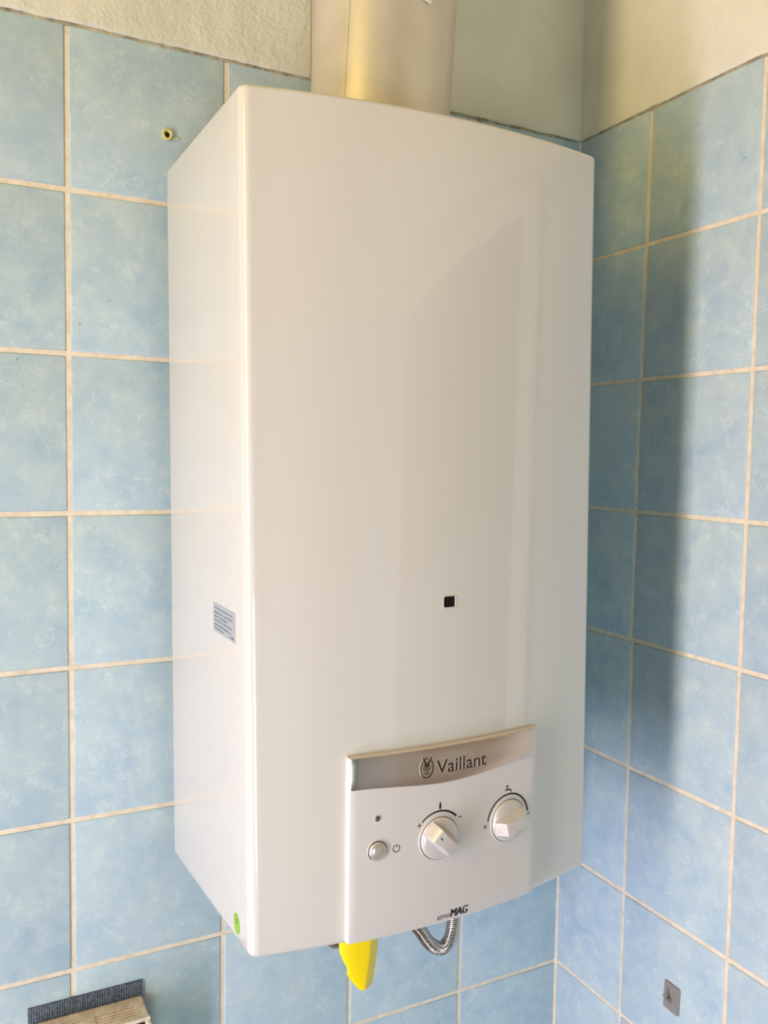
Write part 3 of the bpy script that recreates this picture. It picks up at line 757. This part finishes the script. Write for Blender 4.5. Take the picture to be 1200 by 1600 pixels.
# ---------------------------------------------------------------- adhesive hook on the right wall
hk = thing('adhesive_hook', 'small grey plastic adhesive hook stuck on the right tiled wall', 'hook', (0, -.1990, -.898))
mb = MB(); pts = rrect(-.0112, .0112, -.0158, .0158, .0026, 5)
def hkp(a, b, d_):            # a: along the wall towards the camera, b: up, d: proud; slightly twisted
    ca, sa_ = math.cos(-.035), math.sin(-.035)
    return (-d_, -.1992-(a*ca-b*sa_), -.8985+(a*sa_+b*ca))
mb.rings([[hkp(a, b, -.0002) for a, b in pts], [hkp(a, b, .0012) for a, b in pts], [hkp(a*.95, b*.965, .0021) for a, b in pts]], True, True, True)
obj('plate', mb, M['hook'], hk, smooth=.5)
mb = MB(); rg = []
for (d_, b, r1, r2) in ((.0015, -.0035, .0030, .0062), (.0040, -.0030, .0027, .0048), (.0075, -.0010, .0025, .0034), (.0105, .0022, .0023, .0026), (.0118, .0052, .0022, .0020), (.0119, .0068, .0012, .0010)):
    rg.append([hkp(-.0010+r1*math.cos(2*PI*j/18), b+r2*math.sin(2*PI*j/18)*.8, d_+ (0.0012*math.sin(2*PI*j/18) if d_ > .009 else 0)) for j in range(18)])
mb.rings(rg, True, True, True); obj('hook_arm', mb, M['hook'], hk, smooth=1.0)

# ---------------------------------------------------------------- dusty slotted box on the wall, bottom left
vb_ = thing('slotted_box', 'dusty beige plastic box with slotted top, low on the left tiles', 'box', (-.585, 0, -.955))
BX0, BX1, BYF, BZ = -.6365, -.5335, -.0385, -.8590
pd = MB()
npd = 92
rg = []
for i in range(npd+1):
    x = -.6398+(.6398-.5322)*i/npd
    ytop = .0015 if i % 2 else .0021
    zt = -.8435+.0003*noise.noise(Vector((x*300, 0, 0)))
    rg.append([(x, .0004, -.95), (x, .0004, zt), (x, -ytop, zt), (x, -ytop, -.95)])
pd.rings(rg, True, True, True)
pdo = obj('backing_pad', pd, M['pad'], vb_); pdo['label'] = 'dark grey-blue ribbed backing pad'
# top deck with two slot openings
mb = MB(); y0, y1 = -.0026, BYF; s0, s1 = -.0165, -.0335
op = [(-.6290, -.5935), (-.5815, -.5432)]
th = .0022
mb.box((BX0, y0, BZ), (BX1, s0, BZ-th)); mb.box((BX0, s1, BZ), (BX1, y1, BZ-th))
xs_ = [BX0, op[0][0], op[0][1], op[1][0], op[1][1], BX1]
for i in (0, 2, 4): mb.box((xs_[i], s0, BZ), (xs_[i+1], s1, BZ-th))
obj('deck', mb, M['beige'], vb_, bevel=.0005)
for (a, b) in op:
    for k in range(4):
        yy = s0-.0006-k*.0043
        q = MB(); q.rings([[(x, yy-.0001, BZ-.0012), (x, yy-.0016, BZ-.0004), (x, yy-.0030, BZ-.0016), (x, yy-.0022, BZ-.0060), (x, yy-.0008, BZ-.0060)] for x in (a-.0004, b+.0004)], True, True, True)
        obj('slat', q, M['beige'], vb_)
mb = MB(); mb.box((BX0, y0, BZ-th), (BX0+.002, y1, -.955)); mb.box((BX1-.002, y0, BZ-th), (BX1, y1, -.955)); mb.box((BX0, y0, BZ-th), (BX1, y0-.002, -.955)); mb.box((BX0, y0, -.953), (BX1, y1, -.955))
obj('shell', mb, M['beige'], vb_, bevel=.0004)
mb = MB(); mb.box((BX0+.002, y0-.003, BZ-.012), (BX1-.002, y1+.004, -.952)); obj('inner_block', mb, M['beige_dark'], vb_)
mb = MB()   # front frame around a sunk face
fx0, fx1 = BX0-.0012, BX1+.0012
mb.box((fx0, y1+.0005, BZ+.0004), (fx1, y1-.0015, BZ-.0035)); mb.box((fx0, y1+.0005, -.9565), (fx1, y1-.0015, -.952))
mb.box((fx0, y1+.0005, BZ-.0035), (fx0+.0028, y1-.0060, -.9565)); mb.box((fx1-.0028, y1+.0005, BZ-.0035), (fx1, y1-.0060, -.9565))
obj('front_frame', mb, M['beige'], vb_, bevel=.0004)
mb = MB()   # loose dust and plaster crumbs on the deck
for _ in range(260):
    x = random.uniform(BX0+.001, BX1-.001); y = y0-abs(random.gauss(0, .009))-.0004
    if y < -.0365 or (y < s0 and any(a-.001 < x < b+.001 for a, b in op)): continue
    s_ = random.uniform(.0002, .0007)*(1.6 if random.random() < .05 else 1)
    vv = [Vector((random.uniform(-1, 1), random.uniform(-1, 1), random.uniform(.2, 1)))*s_ for _ in range(3)]
    c_ = Vector((x, y, BZ-.0001))
    mb.add([c_+Vector((-s_, -s_*.6, 0)), c_+Vector((s_, -s_*.5, 0)), c_+Vector((0, s_, 0)), c_+vv[0]+Vector((0, 0, s_*.5))], [(0, 1, 2), (0, 1, 3), (1, 2, 3), (2, 0, 3)])
cr = obj('dust_crumbs', mb, M['beige'], vb_); cr['kind'] = 'stuff'

# drop helper properties
for o in bpy.data.objects:
    if '_o' in o: del o['_o']
